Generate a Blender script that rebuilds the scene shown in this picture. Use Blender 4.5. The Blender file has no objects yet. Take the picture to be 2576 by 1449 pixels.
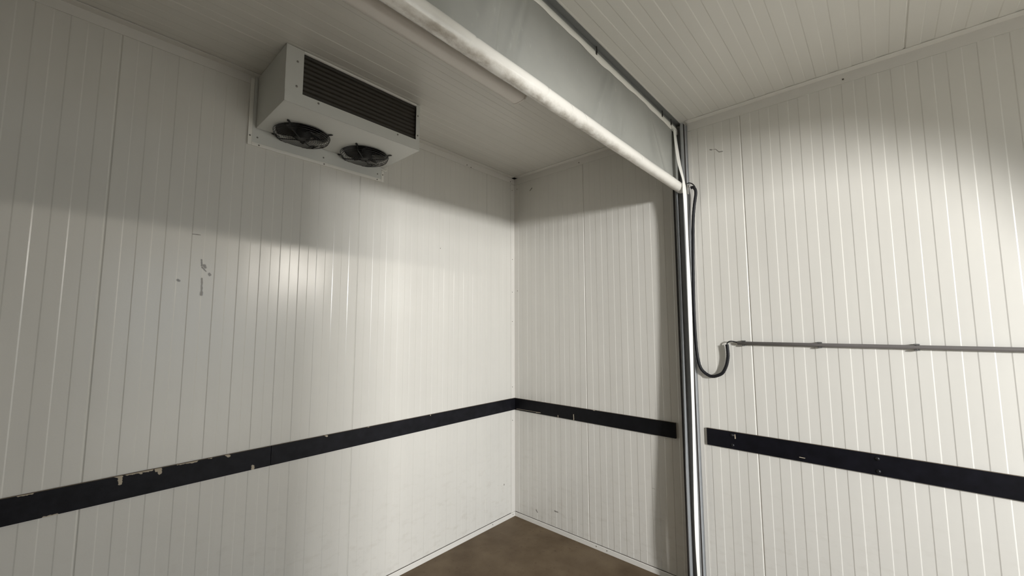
import bpy, bmesh, math, random
from mathutils import Vector, Matrix

random.seed(7)
SC = bpy.context.scene
COL = SC.collection
H = 2.6            # ceiling height
XC = 3.60          # inner face of the wall that holds the doorway
YD = -4.6          # inner face of the wall opposite the bumper wall

# ------------------------------------------------------------------ helpers
def tag(o, label=None, cat=None, group=None, kind=None):
    if label: o['label'] = label
    if cat: o['category'] = cat
    if group: o['group'] = group
    if kind: o['kind'] = kind
    return o

def empty(name, loc, label, cat, group=None):
    o = bpy.data.objects.new(name, None)
    COL.objects.link(o); o.location = loc
    o.empty_display_size = 0.05
    return tag(o, label, cat, group)

class MB:
    """collects shapes in world coordinates; build() links them as one mesh object"""
    def __init__(self): self.v = []; self.f = []; self.m = []; self.s = []
    def add(self, vs, fs, mi=0, smooth=False):
        n = len(self.v)
        self.v += [tuple(p) for p in vs]
        for f in fs:
            self.f.append(tuple(i + n for i in f)); self.m.append(mi); self.s.append(smooth)
    def box(self, a, b, mi=0, bev=0.0):
        x0, y0, z0 = (min(p, q) for p, q in zip(a, b)); x1, y1, z1 = (max(p, q) for p, q in zip(a, b))
        if bev <= 0:
            vs = [(x0,y0,z0),(x1,y0,z0),(x1,y1,z0),(x0,y1,z0),(x0,y0,z1),(x1,y0,z1),(x1,y1,z1),(x0,y1,z1)]
            fs = [(0,3,2,1),(4,5,6,7),(0,1,5,4),(1,2,6,5),(2,3,7,6),(3,0,4,7)]
            self.add(vs, fs, mi); return
        bm = bmesh.new(); bmesh.ops.create_cube(bm, size=1)
        for v in bm.verts:
            v.co = Vector(((x0+x1)/2 + v.co.x*(x1-x0), (y0+y1)/2 + v.co.y*(y1-y0), (z0+z1)/2 + v.co.z*(z1-z0)))
        bmesh.ops.bevel(bm, geom=list(bm.edges), offset=bev, segments=2, profile=0.6, affect='EDGES')
        self.bm(bm, mi, False)
    def bm(self, bm, mi=0, smooth=False, M=None):
        bm.verts.ensure_lookup_table(); bm.verts.index_update()
        vs = [(M @ v.co if M else v.co.copy()) for v in bm.verts]
        self.add(vs, [tuple(v.index for v in f.verts) for f in bm.faces], mi, smooth); bm.free()
    def prism(self, poly, axis, a, b, mi=0, smooth=False, cap=True, closed=True):
        """poly: list of 2D points in the two other axes (in xyz order), swept along axis from a to b"""
        def P(p, t):
            if axis == 'x': return (t, p[0], p[1])
            if axis == 'y': return (p[0], t, p[1])
            return (p[0], p[1], t)
        n = len(poly)
        vs = [P(p, a) for p in poly] + [P(p, b) for p in poly]
        fs = [(i, (i+1) % n, n + (i+1) % n, n + i) for i in range(n if closed else n-1)]
        self.add(vs, fs, mi, smooth)
        if cap and closed:
            self.add(vs, [tuple(range(n-1, -1, -1)), tuple(range(n, 2*n))], mi, False)
    def tube(self, pts, r, n=10, mi=0, closed=False, cap=True):
        pts = [Vector(p) for p in pts]; m = len(pts)
        rad = r if isinstance(r, (list, tuple)) else [r]*m
        vs = []; up = None
        for i, p in enumerate(pts):
            if closed: t = pts[(i+1) % m] - pts[(i-1) % m]
            else: t = pts[min(i+1, m-1)] - pts[max(i-1, 0)]
            t.normalize()
            if up is None:
                up = t.orthogonal().normalized()
            up = (up - t*up.dot(t)).normalized(); w = t.cross(up)
            for k in range(n):
                a = 2*math.pi*k/n
                vs.append(p + (up*math.cos(a) + w*math.sin(a))*rad[i])
        fs = []
        for i in range(m if closed else m-1):
            j = (i+1) % m
            for k in range(n):
                l = (k+1) % n
                fs.append((i*n+k, i*n+l, j*n+l, j*n+k))
        self.add(vs, fs, mi, True)
        if cap and not closed:
            self.add(vs, [tuple(range(n-1, -1, -1)), tuple((m-1)*n + k for k in range(n))], mi, False)
    def cyl(self, p, q, r, n=16, mi=0): self.tube([p, q], r, n, mi)
    def build(self, name, mats, parent=None):
        me = bpy.data.meshes.new(name)
        loc = Vector((0,0,0))
        if parent is not None:
            q = parent
            while q is not None: loc += Vector(q.location); q = q.parent
        else:
            xs = list(zip(*self.v)); loc = Vector([(min(c)+max(c))/2 for c in xs]); loc.z = min(xs[2])
        me.from_pydata([tuple(Vector(v)-loc) for v in self.v], [], self.f)
        if not isinstance(mats, (list, tuple)): mats = [mats]
        for mm in mats: me.materials.append(mm)
        for p, mi, s in zip(me.polygons, self.m, self.s): p.material_index = mi; p.use_smooth = s
        bm = bmesh.new(); bm.from_mesh(me); bmesh.ops.recalc_face_normals(bm, faces=bm.faces); bm.to_mesh(me); bm.free()
        me.update()
        o = bpy.data.objects.new(name, me); COL.objects.link(o)
        if parent is None: o.location = loc
        else: o.parent = parent
        return o

def flip_to(o, d):
    """open sheets: make the normals look along d"""
    me = o.data; d = Vector(d)
    s = sum(p.normal.dot(d)*p.area for p in me.polygons)
    if s < 0: me.flip_normals()
    return o

# ------------------------------------------------------------------ node helpers
class NT:
    def __init__(self, name):
        self.mat = bpy.data.materials.new(name); self.mat.use_nodes = True
        self.t = self.mat.node_tree; self.b = self.t.nodes['Principled BSDF']
        self.pos = None
    def n(self, typ, **kw):
        x = self.t.nodes.new(typ)
        for k, v in kw.items(): setattr(x, k, v)
        return x
    def l(self, a, b): self.t.links.new(a, b)
    def P(self):
        if self.pos is None: self.pos = self.n('ShaderNodeNewGeometry').outputs['Position']
        return self.pos
    def val(self, sock, v):
        if hasattr(v, 'is_output') or isinstance(v, bpy.types.NodeSocket): self.l(v, sock)
        else: sock.default_value = v
    def math(self, op, a, b=0.0, c=0.0, clamp=False):
        x = self.n('ShaderNodeMath', operation=op, use_clamp=clamp)
        self.val(x.inputs[0], a); self.val(x.inputs[1], b); self.val(x.inputs[2], c)
        return x.outputs[0]
    def vmath(self, op, a, b=(0,0,0)):
        x = self.n('ShaderNodeVectorMath', operation=op)
        self.val(x.inputs[0], a); self.val(x.inputs[1], b)
        return x.outputs['Value'] if op in ('DOT_PRODUCT', 'LENGTH', 'DISTANCE') else x.outputs['Vector']
    def scalev(self, a, s):
        x = self.n('ShaderNodeVectorMath', operation='SCALE'); self.val(x.inputs[0], a); self.val(x.inputs['Scale'], s)
        return x.outputs['Vector']
    def noise(self, scale, detail=3.0, stretch=(1,1,1), rough=0.55):
        v = self.vmath('MULTIPLY', self.P(), stretch)
        x = self.n('ShaderNodeTexNoise'); self.l(v, x.inputs['Vector'])
        x.inputs['Scale'].default_value = scale; x.inputs['Detail'].default_value = detail
        x.inputs['Roughness'].default_value = rough
        return x.outputs['Fac']
    def ramp(self, f, a, b, lo=0.0, hi=1.0):
        x = self.n('ShaderNodeMapRange'); self.val(x.inputs['Value'], f)
        for k, v in (('From Min', a), ('From Max', b), ('To Min', lo), ('To Max', hi)): x.inputs[k].default_value = v
        return x.outputs['Result']
    def mix(self, f, a, b):
        x = self.n('ShaderNodeMix', data_type='RGBA'); self.val(x.inputs[0], f)
        self.val(x.inputs[6], a if not isinstance(a, tuple) else (*a, 1)[:4]); self.val(x.inputs[7], b if not isinstance(b, tuple) else (*b, 1)[:4])
        return x.outputs[2]
    def seg(self, a, b, r, wob=None, soft=0.35):
        """mask of a mark running from a to b, half width r"""
        a = Vector(a); b = Vector(b); d = b - a
        if d.length < 1e-6: b = a + Vector((0,0,1e-4)); d = b - a
        pa = self.vmath('SUBTRACT', self.P(), tuple(a))
        t = self.math('DIVIDE', self.vmath('DOT_PRODUCT', pa, tuple(d)), d.length_squared, clamp=True)
        q = self.vmath('SUBTRACT', pa, self.scalev(self.pack(d), t))
        ln = self.vmath('LENGTH', q)
        if wob is not None: ln = self.math('MULTIPLY_ADD', self.math('SUBTRACT', wob, 0.5), r*1.6, ln)
        return self.ramp(ln, r*(1-soft), r*(1+soft), 1.0, 0.0)
    def pack(self, d):
        x = self.n('ShaderNodeCombineXYZ')
        for i in range(3): x.inputs[i].default_value = d[i]
        return x.outputs[0]
    def maxof(self, L):
        m = L[0]
        for q in L[1:]: m = self.math('MAXIMUM', m, q)
        return m
    def bump(self, h, strength, dist=0.01):
        x = self.n('ShaderNodeBump'); x.inputs['Strength'].default_value = strength; x.inputs['Distance'].default_value = dist
        self.l(h, x.inputs['Height']); self.l(x.outputs[0], self.b.inputs['Normal'])
    def base(self, c):
        if isinstance(c, tuple): self.b.inputs['Base Color'].default_value = (*c, 1)
        else: self.l(c, self.b.inputs['Base Color'])
        return self
    def set(self, **kw):
        for k, v in kw.items():
            s = self.b.inputs[k.replace('_', ' ')]
            self.val(s, v)
        return self

def simple(name, c, rough=0.5, metal=0.0, spec=0.5, var=0.0, vs=30):
    t = NT(name); t.set(Roughness=rough, Metallic=metal, Specular_IOR_Level=spec)
    if var:
        f = t.noise(vs, 4)
        t.base(t.mix(f, tuple(x*(1-var) for x in c), tuple(min(1, x*(1+var)) for x in c)))
    else: t.base(c)
    return t.mat

def panel_material(name, stretch, marks=None, dirt=False, base=(0.70,0.683,0.635), rough=0.22):
    t = NT(name)
    streak = t.noise(9, 4, stretch)
    blot = t.noise(2.2, 4)
    f = t.math('MULTIPLY_ADD', streak, 0.5, t.math('MULTIPLY', blot, 0.5))
    c = t.mix(t.ramp(f, 0.15, 0.85), tuple(x*0.93 for x in base), tuple(x*1.03 for x in base))
    if dirt:
        z = t.n('ShaderNodeSeparateXYZ'); t.l(t.P(), z.inputs[0])
        low = t.ramp(z.outputs[2], 0.05, 0.75, 1.0, 0.0)
        sm = t.math('MULTIPLY', t.ramp(t.noise(13, 6, (1,1,2.2), 0.65), 0.52, 0.80), low)
        c = t.mix(t.math('MULTIPLY', sm, 0.30), c, (0.34,0.29,0.22))
    if marks:
        w = t.noise(60, 3)
        m = t.maxof([t.seg(a, b, r, w) for a, b, r in marks])
        c = t.mix(t.math('MULTIPLY', m, 0.72), c, (0.10,0.085,0.07))
    t.base(c)
    r = t.ramp(blot, 0.1, 0.9, rough-0.03, rough+0.05)
    t.set(Roughness=r, Specular_IOR_Level=0.5)
    h = t.math('MULTIPLY_ADD', t.noise(3.5, 2, stretch), 1.0, t.math('MULTIPLY', t.noise(160, 2, (1,1,1)), 0.03))
    t.bump(h, 0.16, 0.02)
    return t.mat

A = lambda y, z: (0.0, y, z)
B = lambda x, z: (x, 0.0, z)
M = {}
M['wall_a'] = panel_material('white_panel_bay', (1,1,0.12), [
    (A(-2.0025,1.62), A(-2.0003,1.555), 0.0035), (A(-2.0003,1.560), A(-2.0003,1.552), 0.006),
    (A(-2.008,1.70), A(-2.006,1.675), 0.003), (A(-1.997,1.676), A(-1.993,1.668), 0.006),
    (A(-2.004,1.668), A(-1.990,1.652), 0.003), (A(-1.978,1.642), A(-1.976,1.638), 0.005),
    (A(-2.081,1.607), A(-2.079,1.604), 0.005), (A(-2.045,1.806), A(-2.018,1.806), 0.0015),
    (A(-0.735,1.93), A(-0.735,1.928), 0.003), (A(-0.12,0.255), A(-0.12,0.25), 0.004)], dirt=True)
M['wall_b'] = panel_material('white_panel_long', (1,1,0.12), [
    (B(1.482,2.405), B(1.490,2.402), 0.0033), (B(1.490,2.402), B(1.511,2.399), 0.0016),
    (B(1.511,2.399), B(1.528,2.378), 0.0019), (B(1.528,2.378), B(1.546,2.376), 0.0026),
    (B(0.165,2.47), B(0.185,2.485), 0.004), (B(1.075,0.468), B(1.095,0.466), 0.0009),
    (B(0.37,0.135), B(0.395,0.135), 0.004), (B(0.205,0.095), B(0.215,0.083), 0.004)], dirt=True)
M['panel'] = panel_material('white_panel_plain', (1,1,0.12))
M['ceil'] = panel_material('white_panel_ceiling', (1,0.12,1), base=(0.67,0.655,0.605))
M['trim'] = simple('white_trim', (0.70,0.68,0.635), 0.38, var=0.03)
M['dot'] = simple('dark_fastener', (0.10,0.085,0.07), 0.5, 0.3)
M['screw'] = simple('zinc_screw', (0.30,0.29,0.27), 0.35, 0.8)

# floor
t = NT('brown_floor')
n1 = t.noise(5, 6); n2 = t.noise(38, 4); n3 = t.noise(2.0, 3)
c = t.mix(t.ramp(n1, 0.3, 0.7), (0.090,0.058,0.030), (0.160,0.115,0.068))
c = t.mix(t.math('MULTIPLY', t.ramp(n2, 0.60, 0.72), 0.6), c, (0.06,0.036,0.018))
c = t.mix(t.math('MULTIPLY', t.ramp(n3, 0.55, 0.75), 0.35), c, (0.23,0.175,0.115))
t.base(c); t.set(Roughness=0.6, Specular_IOR_Level=0.35); t.bump(n2, 0.15, 0.01)
M['floor'] = t.mat

# bumper board paint, with chips that lay the pale wood bare
def bumper_mat(name, chips, col=(0.006,0.006,0.008), rough=0.5):
    t = NT(name)
    n = t.noise(24, 4)
    c = t.mix(t.ramp(n, 0.35, 0.75), col, tuple(x*2.0 for x in col))
    if chips:
        w = t.noise(150, 4)
        m = t.maxof([t.seg(a, b, r, w, 0.15) for a, b, r in chips])
        c = t.mix(m, c, (0.46,0.40,0.31))
        t.set(Roughness=t.math('MULTIPLY_ADD', m, 0.3, rough))
    else: t.set(Roughness=rough)
    t.base(c); t.set(Specular_IOR_Level=0.18)
    t.bump(t.noise(300, 2), 0.06, 0.003)
    return t.mat
X0 = 0.012
PA = lambda y, z: (X0, y, z)
PB = lambda x, z: (x, -X0, z)
TOPZ, BOTZ = 0.8655, 0.7785
chipsA = [(PA(-2.2085,0.868), PA(-2.207,0.838), 0.0055), (PA(-2.222,0.868), PA(-2.204,0.862), 0.004),
          (PA(-2.19,0.868), PA(-2.12,0.866), 0.0055), (PA(-2.155,0.866), PA(-2.150,0.860), 0.004),
          (PA(-2.097,0.868), PA(-2.095,0.848), 0.006), (PA(-2.108,0.868), PA(-2.106,0.857), 0.004),
          (PA(-2.04,0.868), PA(-1.98,0.866), 0.005), (PA(-2.015,0.866), PA(-1.99,0.862), 0.003),
          (PA(-1.877,0.868), PA(-1.869,0.859), 0.006), (PA(-1.773,0.7765), PA(-1.7735,0.794), 0.0055),
          (PA(-2.39,0.777), PA(-2.36,0.778), 0.004), (PA(-2.45,0.867), PA(-2.42,0.8665), 0.004),
          (PA(-1.94,0.867), PA(-1.93,0.8655), 0.003)]
M['bump1'] = bumper_mat('black_board_chipped', chipsA)
M['bump2'] = bumper_mat('black_board_scuffed', [(PA(-1.458,0.868), PA(-1.446,0.860), 0.004), (PA(-1.2246,0.867), PA(-1.218,0.866), 0.003),
          (PA(-0.8035,0.866), PA(-0.8035,0.861), 0.0025)])
M['bump3'] = bumper_mat('black_board_bay', [(PB(0.416,0.792), PB(0.417,0.778), 0.0022), (PB(0.546,0.815), PB(0.547,0.780), 0.0028),
          (PB(0.03,0.787), PB(0.23,0.7885), 0.0010), (PB(0.22,0.786), PB(0.26,0.789), 0.0018), (PB(0.70,0.866), PB(0.71,0.8655), 0.003)], col=(0.003,0.003,0.004))
M['bump4'] = bumper_mat('black_board_long', [(PB(1.5385,0.852), PB(1.5392,0.834), 0.0022), (PB(1.812,0.7965), PB(1.832,0.796), 0.0016)], col=(0.003,0.003,0.005))
M['raw'] = simple('worn_board_edge', (0.16,0.125,0.085), 0.8, var=0.4, vs=40)
M['bolt'] = simple('black_bolt', (0.018,0.018,0.020), 0.38, 0.5)

M['galv'] = simple('galvanized_steel', (0.40,0.41,0.415), 0.5, 0.2, var=0.12, vs=25)
M['darkrail'] = simple('grey_ceiling_rail', (0.17,0.175,0.17), 0.5, 0.2)
M['rubber'] = simple('black_rubber', (0.018,0.014,0.012), 0.7)
M['strap'] = simple('white_webbing', (0.88,0.87,0.82), 0.75, var=0.02, vs=80)
M['black'] = simple('black_sleeve', (0.008,0.008,0.010), 0.55, spec=0.3)
M['wire'] = simple('black_wire', (0.010,0.010,0.011), 0.4)
M['pipe'] = simple('grey_plastic_pipe', (0.15,0.14,0.135), 0.45)
M['clip'] = simple('grey_plastic_clip', (0.12,0.12,0.115), 0.5)
M['steel'] = simple('bright_steel', (0.55,0.54,0.52), 0.28, 0.9)

# curtain cloth
t = NT('grey_coated_cloth')
n1 = t.noise(3, 4); n2 = t.noise(45, 5, (1,1,0.4)); n3 = t.noise(220, 2)
c = t.mix(t.ramp(n1, 0.3, 0.7), (0.305,0.308,0.285), (0.375,0.378,0.35))
c = t.mix(t.math('MULTIPLY', t.ramp(n2, 0.62, 0.8), 0.35), c, (0.52,0.52,0.49))
t.base(c); t.set(Roughness=0.48, Specular_IOR_Level=0.4); t.bump(n3, 0.08, 0.002)
M['cloth'] = t.mat
t = NT('white_coated_cloth_roll')
n1 = t.noise(26, 7, (1,0.6,1), 0.65); n2 = t.noise(3, 3)
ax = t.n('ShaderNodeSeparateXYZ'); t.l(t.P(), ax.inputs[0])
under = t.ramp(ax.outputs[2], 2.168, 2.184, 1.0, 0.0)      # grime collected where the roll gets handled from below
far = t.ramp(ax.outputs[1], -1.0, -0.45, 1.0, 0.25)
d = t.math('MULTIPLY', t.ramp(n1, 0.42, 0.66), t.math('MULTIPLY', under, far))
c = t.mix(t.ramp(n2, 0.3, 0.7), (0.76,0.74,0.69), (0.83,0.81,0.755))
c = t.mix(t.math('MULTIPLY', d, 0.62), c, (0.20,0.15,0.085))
t.base(c); t.set(Roughness=0.19, Specular_IOR_Level=0.9)
t.bump(t.noise(40, 3, (1,0.3,1)), 0.07, 0.004)
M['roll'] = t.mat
M['hem'] = simple('white_cloth_hem', (0.80,0.785,0.73), 0.55, var=0.03)

M['cab'] = simple('white_enamel_sheet', (0.66,0.665,0.63), 0.38, var=0.03, vs=8)
M['cabframe'] = simple('white_mounting_frame', (0.84,0.825,0.77), 0.45, var=0.03)
M['coil'] = simple('dark_brown_fins', (0.027,0.0215,0.0145), 0.6, var=0.3, vs=90)
M['guard'] = simple('black_wire_guard', (0.010,0.010,0.010), 0.32)
M['blade'] = simple('dark_fan_blade', (0.030,0.030,0.030), 0.35, 0.2)
M['motor'] = simple('black_motor', (0.012,0.012,0.012), 0.45)
M['shroud'] = simple('pale_fan_ring', (0.62,0.62,0.59), 0.4)
t = NT('frosted_diffuser')
t.base((0.84,0.80,0.75)); t.set(Roughness=0.3, Specular_IOR_Level=0.5)
t.bump(t.noise(30, 2, (1,0.02,1)), 0.1, 0.004)
M['diff'] = t.mat
M['lampbody'] = simple('white_lamp_body', (0.72,0.69,0.64), 0.45)
M['concrete'] = simple('pale_concrete_yard', (0.46,0.445,0.41), 0.9, var=0.15, vs=3)

# ------------------------------------------------------------------ ribbed sandwich panels
SL = 0.0036      # width of a rib flank
DP = 0.0011      # depth of a rib
def rib_profile(s0, s1, joint0, pitch_panel):
    """list of (s, depth below the outer face) along the panel direction"""
    pts = []
    k0 = math.floor((s0 - joint0)/pitch_panel) - 1
    k = k0
    while joint0 + k*pitch_panel < s1 + 1:
        j = joint0 + k*pitch_panel
        pts += [(j-0.0045, 0), (j-0.0005, 0.0035), (j+0.0010, 0.0035), (j+0.0050, 0)]
        for i in range(11):
            a = j + 0.0494 + 0.0855*i*pitch_panel/0.995; b = j + 0.0912 + 0.0855*i*pitch_panel/0.995
            pts += [(a-SL/2, 0), (a+SL/2, DP), (b-SL/2, DP), (b+SL/2, 0)]
        k += 1
    pts = [p for p in pts if s0 < p[0] < s1]
    d0 = 0.0
    return [(s0, d0)] + pts + [(s1, d0)]

TH = 0.08
def wall_ribbed(name, axis, s0, s1, joint0, pp, z0, z1, face, sign, mat):
    """ribbed wall: axis 'x' or 'y' is its run; face is the plane; sign points into the room"""
    mb = MB()
    prof = rib_profile(s0, s1, joint0, pp)
    for (a, da), (b, db) in zip(prof, prof[1:]):
        fa = face - sign*da; fb = face - sign*db
        if axis == 'y': vs = [(fa,a,z0),(fb,b,z0),(fb,b,z1),(fa,a,z1)]
        else: vs = [(a,fa,z0),(b,fb,z0),(b,fb,z1),(a,fa,z1)]
        mb.add(vs, [(0,1,2,3)])
    back = face - sign*TH
    def q(s, f, z): return (f, s, z) if axis == 'y' else (s, f, z)
    f0 = face
    vs = [q(s0,f0,z0),q(s1,f0,z0),q(s1,f0,z1),q(s0,f0,z1),q(s0,back,z0),q(s1,back,z0),q(s1,back,z1),q(s0,back,z1)]
    mb.add(vs, [(4,5,6,7),(0,4,7,3),(1,2,6,5),(0,1,5,4),(3,7,6,2)])
    o = mb.build(name, mat)
    me = o.data                       # sheets: point every rib face into the room
    for p in me.polygons:
        c = p.center + o.location
        d = Vector((sign,0,0)) if axis == 'y' else Vector((0,sign,0))
        near = abs((c.x if axis == 'y' else c.y) - face) < 0.01
        if near and p.normal.dot(d) < 0: p.flip()
    return tag(o, kind='structure')

wall_ribbed('wall_left', 'y', YD, 0.0, -0.3098, 0.9995, 0, H+0.06, 0.0, 1, M['wall_a'])
wall_ribbed('wall_right', 'x', 0.0, XC, 0.6462, 0.9911, 0, H+0.06, 0.0, -1, M['wall_b'])
# ceiling, ribbed along y
mb = MB()
prof = rib_profile(0.0, XC, 0.2945, 0.9960)
for (a, da), (b, db) in zip(prof, prof[1:]):
    mb.add([(a,YD,H+da),(b,YD,H+db),(b,0.0,H+db),(a,0.0,H+da)], [(0,1,2,3)])
mb.add([(0.0,YD,H+0.05),(XC,YD,H+0.05),(XC,0.0,H+0.05),(0.0,0.0,H+0.05)], [(0,1,2,3)])
o = mb.build('ceiling', M['ceil'])
for p in o.data.polygons:
    if (p.center.z + o.location.z) < H+0.02 and p.normal.z > 0: p.flip()
tag(o, kind='structure')

mb = MB(); mb.box((-0.1, YD-0.1, -0.06), (XC+0.1, 0.1, 0.0)); tag(mb.build('floor', M['floor']), kind='structure')

# the wall with the doorway that lets the daylight in, and the wall opposite the bumper wall with a second doorway
DC = dict(y0=-2.10, y1=-0.10, z=2.18)
mb = MB()
mb.box((XC, YD, 0), (XC+TH, DC['y0'], H+0.06)); mb.box((XC, DC['y1'], 0), (XC+TH, 0.0, H+0.06)); mb.box((XC, DC['y0'], DC['z']), (XC+TH, DC['y1'], H+0.06))
mb.prism([(-0.62,2.19),(-1.14,2.19),(-0.97,2.09),(-0.87,1.96),(-0.80,1.75),(-0.76,1.45),(-0.62,1.45)], 'x', XC+0.02, XC+0.05)  # unseen flap added in the opening to shade the right wall's top corner
tag(mb.build('wall_back', M['panel']), kind='structure')
mb = MB()
mb.box((0, YD-TH, 0), (XC, YD, H+0.06))
tag(mb.build('wall_front', M['panel']), kind='structure')
mb = MB(); mb.box((-14, -22, -0.14), (24, 14, -0.07)); tag(mb.build('ground', M['concrete']), kind='structure')

# ------------------------------------------------------------------ trims
GX0, GX1 = 1.2895, 1.3635     # the guide rail's stretch on the wall
def dots(mb, pts, n, r=0.0035, mi=1):
    for p in pts:
        p = Vector(p); n_ = Vector(n); mb.cyl(p - n_*0.001, p + n_*0.0015, r, 10, mi)
T = 0.0025
# corner between left wall and ceiling
mb = MB(); mb.prism([(0.0005,2.5995),(0.0385,2.5995),(0.0385,2.5995-T),(0.0005+T,2.5995-T),(0.0005+T,2.557),(0.0005,2.557)], 'y', YD+0.01, -0.0005)
dots(mb, [(0.003,-0.5117,2.5665),(0.003,-0.4733,2.560),(0.003,-0.0501,2.566)], (1,0,0))
tag(mb.build('trim_1', [M['trim'], M['dot']]), kind='structure')
# corner between right wall and ceiling, either side of the curtain
for nm, a, b, dd in (('trim_2', 0.0035, 1.288, [(0.6185,-0.003,2.568)]), ('trim_3', 1.3650, XC-0.01, [(2.0778,-0.003,2.568)])):
    mb = MB(); mb.prism([(-0.0005,2.5995),(-0.0405,2.5995),(-0.0405,2.5995-T),(-0.0005-T,2.5995-T),(-0.0005-T,2.549),(-0.0005,2.549)], 'x', a, b)
    dots(mb, dd, (0,-1,0)); tag(mb.build(nm, [M['trim'], M['dot']]), kind='structure')
# upright in the inner corner
mb = MB(); mb.prism([(0.0005,-0.0005),(0.0465,-0.0005),(0.0465,-0.0005-T),(0.0005+T,-0.0005-T),(0.0005+T,-0.0445),(0.0005,-0.0445)], 'z', 0.034, 2.545)
dots(mb, [(0.003,-0.029,1.680),(0.003,-0.028,1.939),(0.003,-0.03,2.50),(0.003,-0.03,1.45),(0.003,-0.03,0.70),(0.003,-0.03,0.95)], (1,0,0), 0.0028)
dots(mb, [(0.034,-0.003,2.51),(0.034,-0.003,1.69)], (0,-1,0), 0.003)
tag(mb.build('trim_4', [M['trim'], M['dot']]), kind='structure')
# cover strip beside the guide rail
mb = MB(); mb.box((1.3640,-0.0005,0.0), (1.3835,-0.0045,2.545)); tag(mb.build('trim_5', M['trim']), kind='structure')
# floor trims: a small cove with a dark joint along its top
def base_poly(s): return [(s*0.0005,0.0),(s*0.0085,0.0),(s*0.0065,0.024),(s*0.0045,0.0285),(s*0.0005,0.0285)]
def joint_poly(s): return [(s*0.0003,0.0285),(s*0.0030,0.0285),(s*0.0022,0.0308),(s*0.0003,0.0308)]
M['joint'] = simple('dark_joint', (0.07,0.055,0.045), 0.8)
mb = MB(); mb.prism(base_poly(1), 'y', YD+0.01, -0.0005); mb.prism(joint_poly(1), 'y', YD+0.01, -0.045, 1)
dots(mb, [(0.0065,-0.03,0.017),(0.0065,-0.245,0.018)], (1,0,0), 0.003, 1); tag(mb.build('baseboard_left', [M['trim'], M['joint']]), kind='structure')
for nm, a, b in (('baseboard_right', 0.009, 1.286), ('baseboard_right_2', 1.385, XC-0.02)):
    mb = MB(); mb.prism(base_poly(-1), 'x', a, b); mb.prism(joint_poly(-1), 'x', a, b, 1)
    if a < 0.1: dots(mb, [(0.70,-0.0065,0.017),(0.775,-0.0065,0.016)], (0,-1,0), 0.003, 1)
    tag(mb.build(nm, [M['trim'], M['joint']]), kind='structure')

# ------------------------------------------------------------------ black bumper boards
def board(label, a, b, mats):
    mb = MB()
    x0, x1 = sorted((a[0], b[0])); y0, y1 = sorted((a[1], b[1]))
    v = [(x0,y0,BOTZ),(x1,y0,BOTZ),(x1,y1,BOTZ),(x0,y1,BOTZ),(x0,y0,TOPZ),(x1,y0,TOPZ),(x1,y1,TOPZ),(x0,y1,TOPZ)]
    mb.add(v, [(0,3,2,1),(0,1,5,4),(1,2,6,5),(2,3,7,6),(3,0,4,7)], 0); mb.add(v, [(4,5,6,7)], 1)
    o = mb.build('bumper_board', mats)
    return tag(o, label, 'bumper board', 'black bumper boards on the walls')
board('black bumper board on the left wall, its top edge chipped, nearest the camera', (0.0005,YD+0.05), (X0,-1.7032), [M['bump1'], M['raw']])
board('black bumper board on the left wall below the cooling unit, running into the room corner', (0.0005,-1.7008), (X0,-0.0005), [M['bump2'], M['raw']])
board('short black bumper board between the room corner and the curtain guide rail', (X0+0.0006,-0.0005), (1.2325,-X0), [M['bump3'], M['raw']])
b4 = board('black bumper board right of the curtain guide rail, below the grey conduit', (1.4005,-0.0005), (XC-0.01,-X0), [M['bump4'], M['raw']])
for x, z in ((1.5254,0.8478),(1.5252,0.7976),(2.0892,0.8472),(2.0896,0.7948)):
    mb = MB(); mb.tube([(x,-X0+0.0002,z),(x,-X0-0.0025,z),(x,-X0-0.0045,z)], [0.0085,0.0075,0.003], 14); mb.build('bolt', M['bolt'], b4)

# ------------------------------------------------------------------ cooling unit
EX, EY0, EY1, EZ0, EZ1 = 0.365, -1.8375, -1.1705, 2.3475, 2.5985
ev = empty('evaporator_unit', (0.0, -1.504, 2.3475), 'white double-fan cooling unit hung under the ceiling on the left wall', 'cooling unit')
S = 0.0015
# housing: the two ends, top, lid and front frame
mb = MB()
mb.box((0.012,EY0,EZ0), (EX-0.001,EY0+S,EZ1)); mb.build('side_panel', M['cab'], ev)
mb = MB(); mb.box((0.012,EY1-S,EZ0), (EX-0.001,EY1,EZ1)); mb.build('side_panel', M['cab'], ev)
mb = MB(); mb.box((0.012,EY0+S,EZ1-S), (EX-0.03,EY1-S,EZ1-0.0002)); mb.build('top_panel', M['cab'], ev)
# front frame: wide left upright, slim right upright, thin top rail
mb = MB()
mb.box((EX-0.0005,EY0,2.392), (EX+0.0012,-1.7670,EZ1), 0, 0.0004); mb.build('front_post', M['cab'], ev)
mb = MB(); mb.box((EX-0.0005,-1.1940,2.392), (EX+0.0012,EY1,EZ1), 0, 0.0004); mb.build('front_post', M['cab'], ev)
mb = MB(); mb.box((EX-0.006,-1.7668,2.5890), (EX+0.0030,-1.1942,EZ1-0.0005), 0, 0.0008); mb.build('top_rail', M['strap'], ev)
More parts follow.
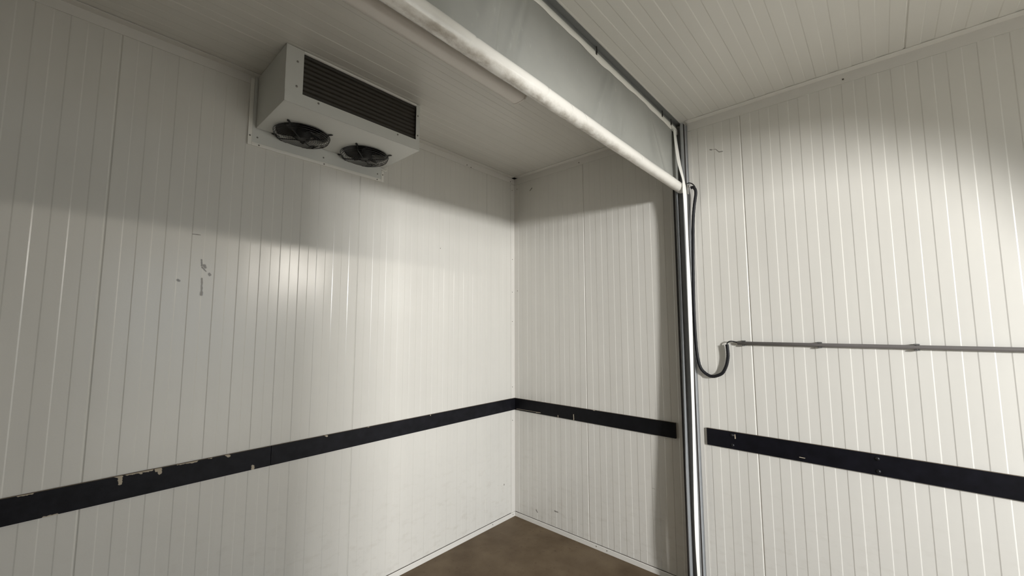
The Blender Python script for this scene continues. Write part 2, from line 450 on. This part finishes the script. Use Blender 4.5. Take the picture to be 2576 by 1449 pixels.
# drip tray: bottom plate with two fan holes and the upturned front lip with clipped corners
FC = [(0.108,-1.667),(0.108,-1.343)]; FR = 0.118
mb = MB()
ymid = (EY0+EY1)/2
for (cx, cy), (ya, yb) in zip(FC, ((EY0+0.001, ymid), (ymid, EY1-0.001))):
    n = 64; xa, xb = 0.012, EX
    inner = []; outer = []
    for k in range(n):
        a = 2*math.pi*k/n; dx, dy = math.cos(a), math.sin(a)
        inner.append((cx+FR*dx, cy+FR*dy))
        tt = 1e9
        if dx > 1e-9: tt = min(tt, (xb-cx)/dx)
        if dx < -1e-9: tt = min(tt, (xa-cx)/dx)
        if dy > 1e-9: tt = min(tt, (yb-cy)/dy)
        if dy < -1e-9: tt = min(tt, (ya-cy)/dy)
        outer.append((cx+tt*dx, cy+tt*dy))
    # make the corners exact
    for qx in (xa, xb):
        for qy in (ya, yb):
            k = min(range(n), key=lambda i: (outer[i][0]-qx)**2+(outer[i][1]-qy)**2); outer[k] = (qx, qy)
    for zz in (EZ0, EZ0+S):
        vs = [(x,y,zz) for x, y in inner] + [(x,y,zz) for x, y in outer]
        mb.add(vs, [(k, (k+1) % n, n+(k+1) % n, n+k) for k in range(n)])
mb.prism([(EY0+0.0005,EZ0+0.0002),(EY1-0.0005,EZ0+0.0002),(EY1-0.0005,2.3935),(EY1-0.0085,2.4015),(EY0+0.0085,2.4015),(EY0+0.0005,2.3935)], 'x', EX+0.0014, EX+0.003)
tray = mb.build('drip_tray', M['cab'], ev)
# coil behind the front opening
mb = MB()
prof = []
nb = 9; z0, z1 = 2.402, 2.5905
for i in range(nb*10+1):
    ph = 2*math.pi*i/10
    prof.append((EX-0.012 + 0.0020*math.cos(ph), z0 + (z1-z0)*i/(nb*10)))
mb.prism(prof, 'y', -1.768, -1.193, 0, True, False, False)
mb.box((EX-0.10,-1.768,z0), (EX-0.02,-1.193,z1))
mb.build('coil_face', M['coil'], ev)
def screw(p, n, parent, r=0.0045, m='screw'):
    mb = MB(); p = Vector(p); n = Vector(n)
    mb.tube([p, p+n*0.002, p+n*0.0034], [r, r*0.95, r*0.45], 12); return mb.build('screw', M[m], parent)
for y, z in ((-1.7921,2.5379),(-1.7918,2.4273),(-1.1837,2.5362),(-1.1832,2.4273)): screw((EX+0.0011,y,z), (1,0,0), ev)
for y, z in ((-1.7002,2.3890),(-1.3041,2.3892)): screw((EX+0.0029,y,z), (1,0,0), ev)
# back plate and the white frame round it on the wall
mb = MB(); mb.box((0.0035,-1.8515,2.2775), (0.0065,-1.1845,2.5975)); bp = mb.build('back_plate', M['cab'], ev)
for y, z in ((-1.829,2.305),(-1.520,2.303),(-1.208,2.303)): screw((0.0064,y,z), (1,0,0), bp, 0.004)
mb = MB()
mb.box((0.0005,-1.8690,2.2615), (0.0088,-1.8520,2.5850), 0, 0.002)
mb.box((0.0005,-1.8519,2.2615), (0.0088,-1.1842,2.2772), 0, 0.002)
mb.box((0.0005,-1.1840,2.2615), (0.0088,-1.1680,2.3290), 0, 0.002)
fr = mb.build('mounting_frame', M['cabframe'], ev)
for y, z in ((-1.8215,2.268),(-1.5165,2.2685),(-1.2105,2.268),(-1.1755,2.305),(-1.8605,2.305)): screw((0.0087,y,z), (1,0,0), fr, 0.0038)
# fans
def make_fan(cx, cy, rot):
    zb = EZ0
    n = 48
    mb = MB()      # inlet ring let into the tray
    vs = []; prof = [(FR+0.006, zb-0.0008), (FR-0.001, zb-0.0008), (FR-0.003, zb+0.004), (FR-0.003, zb+0.06)]
    for r, z in prof:
        for k in range(n):
            a = 2*math.pi*k/n; vs.append((cx+r*math.cos(a), cy+r*math.sin(a), z))
    mb.add(vs, [(j*n+k, j*n+(k+1) % n, (j+1)*n+(k+1) % n, (j+1)*n+k) for j in range(3) for k in range(n)], 0, True)
    fan = mb.build('fan', M['shroud'], ev)
    # wire guard: domed spiral of rings, four arms bent up to the clips
    mb = MB()
    def ring(r, z, w, m=40):
        mb.tube([(cx+r*math.cos(2*math.pi*k/m), cy+r*math.sin(2*math.pi*k/m), z) for k in range(m)], w, 6, 0, True)
    zd = zb - 0.031
    def dome(r): return zd + 0.006*(r/0.12)**2
    for i in range(9): ring(0.030+0.0098*i, dome(0.030+0.0098*i), 0.0009)
    ring(0.1175, zb-0.0225, 0.0016); ring(0.1215, zb-0.0145, 0.0013); ring(0.1235, zb-0.0065, 0.0016)
    for k in range(4):
        a = math.pi/4 + k*math.pi/2; c_, s_ = math.cos(a), math.sin(a)
        pts = [(cx+r*c_, cy+r*s_, z) for r, z in ((0.020,dome(0.02)+0.0005),(0.06,dome(0.06)+0.0012),(0.105,dome(0.105)+0.001),(0.119,zb-0.020),(0.1245,zb-0.008),(0.130,zb-0.0035),(0.141,zb-0.0030))]
        mb.tube(pts, 0.0023, 8)
        w = Vector((-s_, c_, 0))*0.0075
        p = Vector((cx+0.139*c_, cy+0.139*s_, zb-0.0030))
        mb.tube([p-w*0.4+Vector((-c_*0.015,-s_*0.015,-0.002)), p-w*0.55, p+Vector((c_,s_,0))*0.006, p+w*0.55, p+w*0.4+Vector((-c_*0.015,-s_*0.015,-0.002))], 0.0019, 8)
    mb.build('fan_guard', M['guard'], fan)
    # five swept blades
    mb = MB()
    for k in range(5):
        a0 = rot + 2*math.pi*k/5; rows = []
        for i in range(9):
            r = 0.030 + 0.082*i/8; half = 0.30 + 0.10*i/8
            sweep = 0.42*(i/8)**1.4
            row = []
            for j in range(9):
                u = j/8*2-1; a = a0 + sweep + half*u
                row.append((cx+r*math.cos(a), cy+r*math.sin(a), zb + 0.008 + 0.016*u + 0.003*(1-u*u)))
            rows.append(row)
        vs = [p for r_ in rows for p in r_]
        fs = [(i*9+j, i*9+j+1, (i+1)*9+j+1, (i+1)*9+j) for i in range(8) for j in range(8)]
        mb.add(vs, fs, 0, True); mb.add([(x,y,z+0.0014) for x, y, z in vs], [f[::-1] for f in fs], 0, True)
    mb.build('fan_blades', M['blade'], fan)
    mb = MB(); mb.tube([(cx,cy,zb+0.045),(cx,cy,zb-0.020),(cx,cy,zb-0.026),(cx,cy,zb-0.028)], [0.036,0.036,0.033,0.020], 32)
    mb.build('motor', M['motor'], fan)
    mb = MB(); mb.box((cx-FR-0.012,cy-FR-0.012,zb+0.075), (cx+FR+0.012,cy+FR+0.012,zb+0.078)); mb.build('baffle', M['coil'], fan)
make_fan(*FC[0], 0.25); make_fan(*FC[1], 0.75)
# drain elbow: bead of sealant where the cabinet meets the wall frame
mb = MB(); mb.tube([(0.006,-1.186,2.338),(0.012,-1.176,2.333),(0.012,-1.166,2.331),(0.010,-1.156,2.334),(0.006,-1.150,2.341)], [0.003,0.0035,0.0035,0.0035,0.0025], 8)
mb.build('sealant_bead', M['cabframe'], ev)

# ------------------------------------------------------------------ lamp batten on the bay's ceiling
lb = empty('ceiling_batten_light', (0.834,-1.49,2.5995), 'long unlit white batten lamp on the ceiling behind the curtain roll', 'lamp')
y0, y1 = -2.095, -0.8905
mb = MB(); mb.prism([(0.7835,2.5993),(0.8845,2.5993),(0.8845,2.582),(0.7835,2.582)], 'y', y0, y1); mb.build('lamp_body', M['lampbody'], lb)
mb = MB()
poly = [(0.7860,2.5818),(0.8820,2.5818),(0.8800,2.572),(0.8690,2.5595),(0.8500,2.556),(0.8180,2.556),(0.7990,2.5595),(0.7880,2.572)]
mb.prism(poly, 'y', y0+0.006, y1-0.008, 0, True); mb.build('diffuser', M['diff'], lb)
for ya, yb in ((y1-0.0079,y1+0.001),(y0-0.001,y0+0.0059)):
    mb = MB(); c_ = (0.834,2.576)
    mb.prism([(c_[0]+(x-c_[0])*1.03, min(2.5817, c_[1]+(z-c_[1])*1.06)) for x, z in poly], 'y', ya, yb); mb.build('end_cap', M['lampbody'], lb)

# ------------------------------------------------------------------ roll-up curtain
FX = 1.3115; RX, RZ, RR = 1.338, 2.1945, 0.0268
ct = empty('rollup_curtain', (FX,-2.2,2.1), 'grey roll-up divider curtain hanging from the ceiling, half rolled on a white tube', 'curtain')
YL = YD+0.05
# hanging cloth, slightly creased
def wr(y, z):
    s = 0.0
    for y0_, k, w, a in ((-1.58,0.35,0.035,0.0050),(-1.47,0.30,0.05,-0.0040),(-0.86,0.55,0.028,0.0045),(-0.93,0.6,0.05,-0.0035),(-0.80,0.5,0.03,0.0030),
                         (-0.45,-0.4,0.05,0.003),(-0.30,-0.7,0.03,-0.0025),(-0.62,0.2,0.06,0.0020),(-1.9,0.3,0.05,0.004),(-2.3,-0.2,0.06,-0.004),(-1.2,-0.1,0.09,0.002),
                         (-1.545,0.10,0.011,0.0030),(-1.46,0.33,0.012,0.0034),(-1.43,0.28,0.010,-0.0024),(-0.905,0.52,0.012,0.0034),(-0.86,0.40,0.010,-0.0022),(-0.72,0.20,0.014,0.0016),(-0.33,-0.6,0.014,0.0020)):
        u = (y - y0_ - k*(z-2.4))/w
        s += a*math.exp(-u*u)*max(0.0,math.sin(min(1,max(0,(2.535-z)/0.33))*math.pi))**0.5
    return s*1.9
mb = MB()
ny, nz = 560, 26
ys = [YL + (-2.1-YL)*i/60 for i in range(60)] + [-2.1 + (2.1-0.012)*i/500 for i in range(501)]; zs = [2.195 + (2.585-2.195)*j/nz for j in range(nz+1)]
vs = [(FX + wr(y, z), y, z) for y in ys for z in zs]
mb.add(vs, [(i*(nz+1)+j, (i+1)*(nz+1)+j, (i+1)*(nz+1)+j+1, i*(nz+1)+j+1) for i in range(ny) for j in range(nz)], 0, True)
cl = mb.build('curtain_cloth', M['cloth'], ct)
flip_to(cl, (1,0,0))
md = cl.modifiers.new('thickness', 'SOLIDIFY'); md.thickness = 0.0012; md.offset = -1
# folded-over white hem with a wavy cut edge
mb = MB(); vs = []
for y in ys:
    e = 0.0035*math.sin(y*9.0) + 0.0020*math.sin(y*23+1) + 0.0012*math.sin(y*51)
    zb_ = 2.5430 + e
    for x, z in ((FX+0.0012,2.5735),(FX+0.0030,2.5725),(FX+0.0034,2.560),(FX+0.0030,zb_+0.001),(FX+0.0012,zb_)): vs.append((x, y, z))
mb.add(vs, [(i*5+j, (i+1)*5+j, (i+1)*5+j+1, i*5+j+1) for i in range(ny) for j in range(4)], 0, True)
hm = mb.build('hem', M['hem'], ct)
# roll: cloth wound on a tube, with turns that end in small steps
seams = [-1.6923, -1.3726, -1.2287, -1.1206, -0.62, -2.1]
mb = MB(); nr = 40; vs = []
y_end = -0.066
rows = [YL + (-2.25-YL)*i/60 for i in range(60)] + [-2.25 + (y_end+2.25)*i/640 for i in range(641)]
nseg = len(rows)-1
for y in rows:
    for k in range(nr):
        a = 2*math.pi*k/nr
        r = RR + 0.0006*math.sin(y*5.1+2*a) + 0.0004*math.sin(y*17+a)
        for j, sm in enumerate(seams):
            ys_ = sm + 0.020*math.sin(a + j)
            r += 0.0006/(1+math.exp(max(-40,min(40,(y-ys_)/0.0012))))
            r -= 0.0016*math.exp(-((y-ys_-0.004)/0.0045)**2)*(0.5+0.5*math.cos(a-0.6))**2
        vs.append((RX + r*math.cos(a), y, RZ + r*math.sin(a)))
mb.add(vs, [(i*nr+k, i*nr+(k+1) % nr, (i+1)*nr+(k+1) % nr, (i+1)*nr+k) for i in range(nseg) for k in range(nr)], 0, True)
mb.add(vs, [tuple(range(nr-1,-1,-1)), tuple(nseg*nr+k for k in range(nr))], 0)
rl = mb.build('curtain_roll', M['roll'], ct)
mb = MB(); mb.tube([(RX,-0.0658,RZ),(RX,-0.0632,RZ),(RX,-0.0624,RZ)], [0.0268,0.0262,0.018], 28) 
ec = mb.build('end_cap', M['steel'], ct)
# bracket with bolt at the roll's end
mb = MB(); mb.box((1.3665,-0.060,2.160), (1.3705,-0.040,2.2200), 0, 0.001); mb.tube([(1.369,-0.050,2.205),(1.383,-0.050,2.205),(1.384,-0.050,2.205)], [0.007,0.007,0.004], 6)
mb.build('end_bracket', M['steel'], ct)
# white corner plate at the curtain's head, and the three hooks it hangs from
mb = MB(); mb.box((FX+0.0036,-0.115,2.530), (FX+0.0056,-0.035,2.566), 0, 0.0008); mb.cyl((FX+0.005,-0.055,2.545), (FX+0.0075,-0.055,2.545), 0.005, 12)
mb.build('corner_plate', M['hem'], ct)
for y in (-0.9468, -0.247, -0.121):
    mb = MB(); mb.tube([(FX+0.004,y,2.5965),(FX+0.005,y,2.585),(FX+0.006,y,2.572),(FX+0.0045,y,2.565)], 0.0026, 8)
    mb.box((FX+0.0034,y-0.006,2.560), (FX+0.0048,y+0.004,2.574)); mb.build('hook', M['rubber'], ct)

# ceiling rail the curtain is fixed to
mb = MB(); mb.prism([(1.2900,2.5992),(1.3330,2.5992),(1.3330,2.5970),(1.3085,2.5970),(1.3085,2.5880),(1.2900,2.5880)], 'y', YD+0.02, -0.006)
tag(mb.build('curtain_rail', M['darkrail']), 'dark grey metal rail along the ceiling above the curtain head', 'rail')

# upright guide rail on the wall
gr = empty('curtain_guide_rail', (1.327,0.0,0.0), 'upright galvanized steel guide rail on the wall at the end of the curtain', 'guide rail')
mb = MB()
mb.prism([(1.2985,-0.0005),(1.3632,-0.0005),(1.3632,-0.0035),(1.3545,-0.0035),(1.3545,-0.0480),(1.3395,-0.0480),(1.3395,-0.0440),(1.3420,-0.0440),(1.3420,-0.0030),(1.3025,-0.0030),(1.3025,-0.0620),(1.2985,-0.0620)], 'z', 0.001, 2.5865)
mb.build('channel', M['galv'], gr)
mb = MB(); mb.prism([(1.2895,-0.0005),(1.2984,-0.0005),(1.2984,-0.0710),(1.2930,-0.0710),(1.2895,-0.0650)], 'z', 0.001, 2.5865); mb.build('seal_lip', M['rubber'], gr)
mb = MB(); mb.box((1.3270,-0.0030,0.002), (1.3415,-0.0120,2.17)); mb.build('slot_shade_strip', M['rubber'], gr)  # dark strip standing in for the black shade deep in the channel
mb = MB(); mb.box((1.3546,-0.0440,0.002), (1.3568,-0.0260,2.5850)); mb.build('groove_shade_strip', M['rubber'], gr)  # dark strip painted in place of a shaded groove on the outer face

# white webbing strap
mb = MB()
path = [(FX+0.0065,-0.083,2.545),(FX+0.012,-0.090,2.500),(1.345,-0.110,2.340),(1.3685,-0.118,2.225),(1.3690,-0.110,2.190),(1.3672,-0.096,2.080),(1.3675,-0.0945,1.80),(1.3680,-0.0965,1.50),(1.3680,-0.110,1.05),(1.3685,-0.130,0.60),(1.3690,-0.140,0.30),(1.3695,-0.136,0.12),(1.3700,-0.130,0.002)]
# smooth it
def crs(P, n=8):
    P = [Vector(p) for p in P]; out = []
    for i in range(len(P)-1):
        p0, p1, p2, p3 = P[max(i-1,0)], P[i], P[i+1], P[min(i+2,len(P)-1)]
        for k in range(n):
            t_ = k/n
            out.append(0.5*((2*p1)+(p2-p0)*t_+(2*p0-5*p1+4*p2-p3)*t_**2+(3*p1-p0-3*p2+p3)*t_**3))
    out.append(P[-1]); return out
pp = crs(path); vs = []
for i, p in enumerate(pp):
    w = 0.0235; tw = 0.0015*math.sin(i*0.31)
    vs += [p+Vector((tw,-w,0)), p+Vector((0.0016+tw,-w,0)), p+Vector((0.0016-tw,w,0)), p+Vector((-tw,w,0))]
fs = []
for i in range(len(pp)-1):
    for k in range(4): fs.append((i*4+k, i*4+(k+1) % 4, (i+1)*4+(k+1) % 4, (i+1)*4+k))
fs += [(3,2,1,0), tuple((len(pp)-1)*4+k for k in range(4))]
mb.add(vs, fs, 0, False)
tag(mb.build('webbing_strap', M['strap']), 'flat white webbing strap hanging from the curtain corner down to the floor', 'strap')

# black sleeved cable and its thin wires
cb = empty('power_cable', (1.38,-0.03,1.14), 'black sleeved cable looping down from the curtain roll to the grey conduit', 'cable')
slv = [(1.383,-0.040,2.196),(1.396,-0.040,2.196),(1.4055,-0.038,2.180),(1.4065,-0.036,2.158),(1.402,-0.033,2.135),(1.392,-0.030,2.080),(1.384,-0.029,2.005),(1.3755,-0.029,1.830),(1.370,-0.029,1.657),(1.367,-0.029,1.485),
       (1.3675,-0.022,1.324),(1.375,-0.022,1.232),(1.390,-0.022,1.180),(1.418,-0.019,1.152),(1.445,-0.018,1.143),(1.473,-0.018,1.151),(1.496,-0.018,1.166),(1.512,-0.018,1.195),(1.521,-0.018,1.224),(1.5265,-0.019,1.260),(1.5255,-0.020,1.300),(1.5245,-0.021,1.316)]
mb = MB(); sp = crs(slv, 10)
mb.tube(sp, [0.0083 + 0.0003*math.sin(i*1.9) for i in range(len(sp))], 14); mb.build('braided_sleeve', M['black'], cb)
for pts, r in (([(1.362,-0.050,2.2215),(1.376,-0.049,2.2240),(1.392,-0.047,2.2160),(1.404,-0.044,2.200),(1.408,-0.040,2.182),(1.406,-0.037,2.165)], 0.0032),
               ([(1.5245,-0.0210,1.312),(1.527,-0.0205,1.324),(1.537,-0.020,1.332),(1.551,-0.020,1.333),(1.565,-0.0165,1.330),(1.578,-0.0150,1.3262)], 0.0030)):
    mb = MB(); mb.tube(crs(pts, 8), r, 8); mb.build('wire', M['wire'], cb)

# grey conduit with clips
cd = empty('conduit', (2.5,-0.015,1.3245), 'thin grey plastic conduit running level along the wall above the right bumper board', 'conduit')
ZC = 1.3245
mb = MB()
CR = 0.0088
mb.tube([(1.5735,-0.0150,ZC),(1.575,-0.0150,ZC),(2.0,-0.0150,ZC),(2.6,-0.0150,ZC+0.0005),(3.4,-0.0150,ZC)], [0.006,CR,CR,CR,CR], 18); mb.build('pipe', M['pipe'], cd)
for x in (1.6023, 1.9192, 2.2417):
    mb = MB(); w = 0.0090
    n = 14; poly = []
    for k in range(n+1):
        a = math.radians(-125) + math.radians(250)*(1-k/n)        # C-shaped jaws opening into the room
        a = math.radians(55) + math.radians(250)*k/n - math.pi/2
        poly.append((-0.0150 - 0.0112*math.sin(a)*-1*0 + 0.0112*math.cos(a+math.pi/2), ZC + 0.0112*math.sin(a+math.pi/2)))
    mb.tube([(x, -0.0150 + 0.0103*math.cos(math.radians(-125+250*k/n)), ZC + 0.0103*math.sin(math.radians(-125+250*k/n))) for k in range(n+1)], 0.0019, 8)
    # jaws and foot
    mb.box((x-w,-0.0005,ZC-0.0085), (x+w,-0.0048,ZC+0.0085), 0, 0.0008)
    mb.box((x-w,-0.0040,ZC+0.0092), (x+w,-0.0205,ZC+0.0140), 0, 0.0015)
    mb.box((x-w,-0.0040,ZC-0.0140), (x+w,-0.0205,ZC-0.0092), 0, 0.0015)
    mb.build('clip', M['clip'], cd)

# ------------------------------------------------------------------ daylight, plus lights added outside the doorway
w = bpy.data.worlds.new('sky'); SC.world = w; w.use_nodes = True
nt = w.node_tree; bg = nt.nodes['Background']
bg.inputs[0].default_value = (0.76, 0.88, 1.0, 1); bg.inputs[1].default_value = 1.9

def portal(name, loc, rot, sx, sy):
    L = bpy.data.lights.new(name, 'AREA'); L.shape = 'RECTANGLE'; L.size = sx; L.size_y = sy
    L.cycles.is_portal = True
    o = bpy.data.objects.new(name, L); COL.objects.link(o); o.location = loc; o.rotation_euler = rot
    return o
portal('door_portal', (XC+TH+0.01, (DC['y0']+DC['y1'])/2, DC['z']/2), (0, math.pi/2, 0), DC['z'], DC['y1']-DC['y0'])

def lamp(name, loc, to, sx, sy, e, col):
    L = bpy.data.lights.new(name, 'AREA'); L.shape = 'RECTANGLE'; L.size = sx; L.size_y = sy; L.energy = e; L.color = col
    o = bpy.data.objects.new(name, L); COL.objects.link(o)
    z = (Vector(loc)-Vector(to)).normalized(); y = Vector((0,1,0)); y = (y-z*y.dot(z)).normalized(); x = y.cross(z)
    o.matrix_world = Matrix(((x.x,y.x,z.x,loc[0]),(x.y,y.y,z.y,loc[1]),(x.z,y.z,z.z,loc[2]),(0,0,0,1)))
    return o
lamp('added_key_light', (5.6,-2.5,2.08), (1.2,0,1.6), 0.4, 0.3, 240, (1.0,0.99,0.975))  # unseen area light added outside the door, throws the guide rail's shadow
lamp('added_strip_light', (5.6,0.40,2.372), (0,-1.5,1.2), 0.012, 0.95, 74, (1.0,0.94,0.85))  # unseen thin light added for the left wall's glossy spot and shadow edge

sun = bpy.data.lights.new('sun', 'SUN'); sun.energy = 6.8; sun.angle = math.radians(1.0); sun.color = (1.0,0.95,0.87)
so = bpy.data.objects.new('sun', sun); COL.objects.link(so); so.rotation_euler = (math.radians(-42), 0, math.radians(-8)); so.location = (8,6,6)

# ------------------------------------------------------------------ camera
cam = bpy.data.cameras.new('camera'); co = bpy.data.objects.new('camera', cam); COL.objects.link(co)
cam.sensor_width = 36.0; cam.lens = 14.356; cam.clip_start = 0.02
R_ = Vector((0.74187,0.67054,-0.00192)); U_ = Vector((0.06368,-0.06761,0.99568)); F_ = Vector((-0.66752,0.73878,0.09286))
co.matrix_world = Matrix(((R_.x,U_.x,-F_.x,2.1422),(R_.y,U_.y,-F_.y,-2.39984),(R_.z,U_.z,-F_.z,1.41519),(0,0,0,1)))
SC.camera = co

SC.view_settings.view_transform = 'Standard'; SC.view_settings.look = 'None'
SC.view_settings.exposure = 0.0; SC.view_settings.gamma = 1.0; SC.view_settings.use_curve_mapping = False
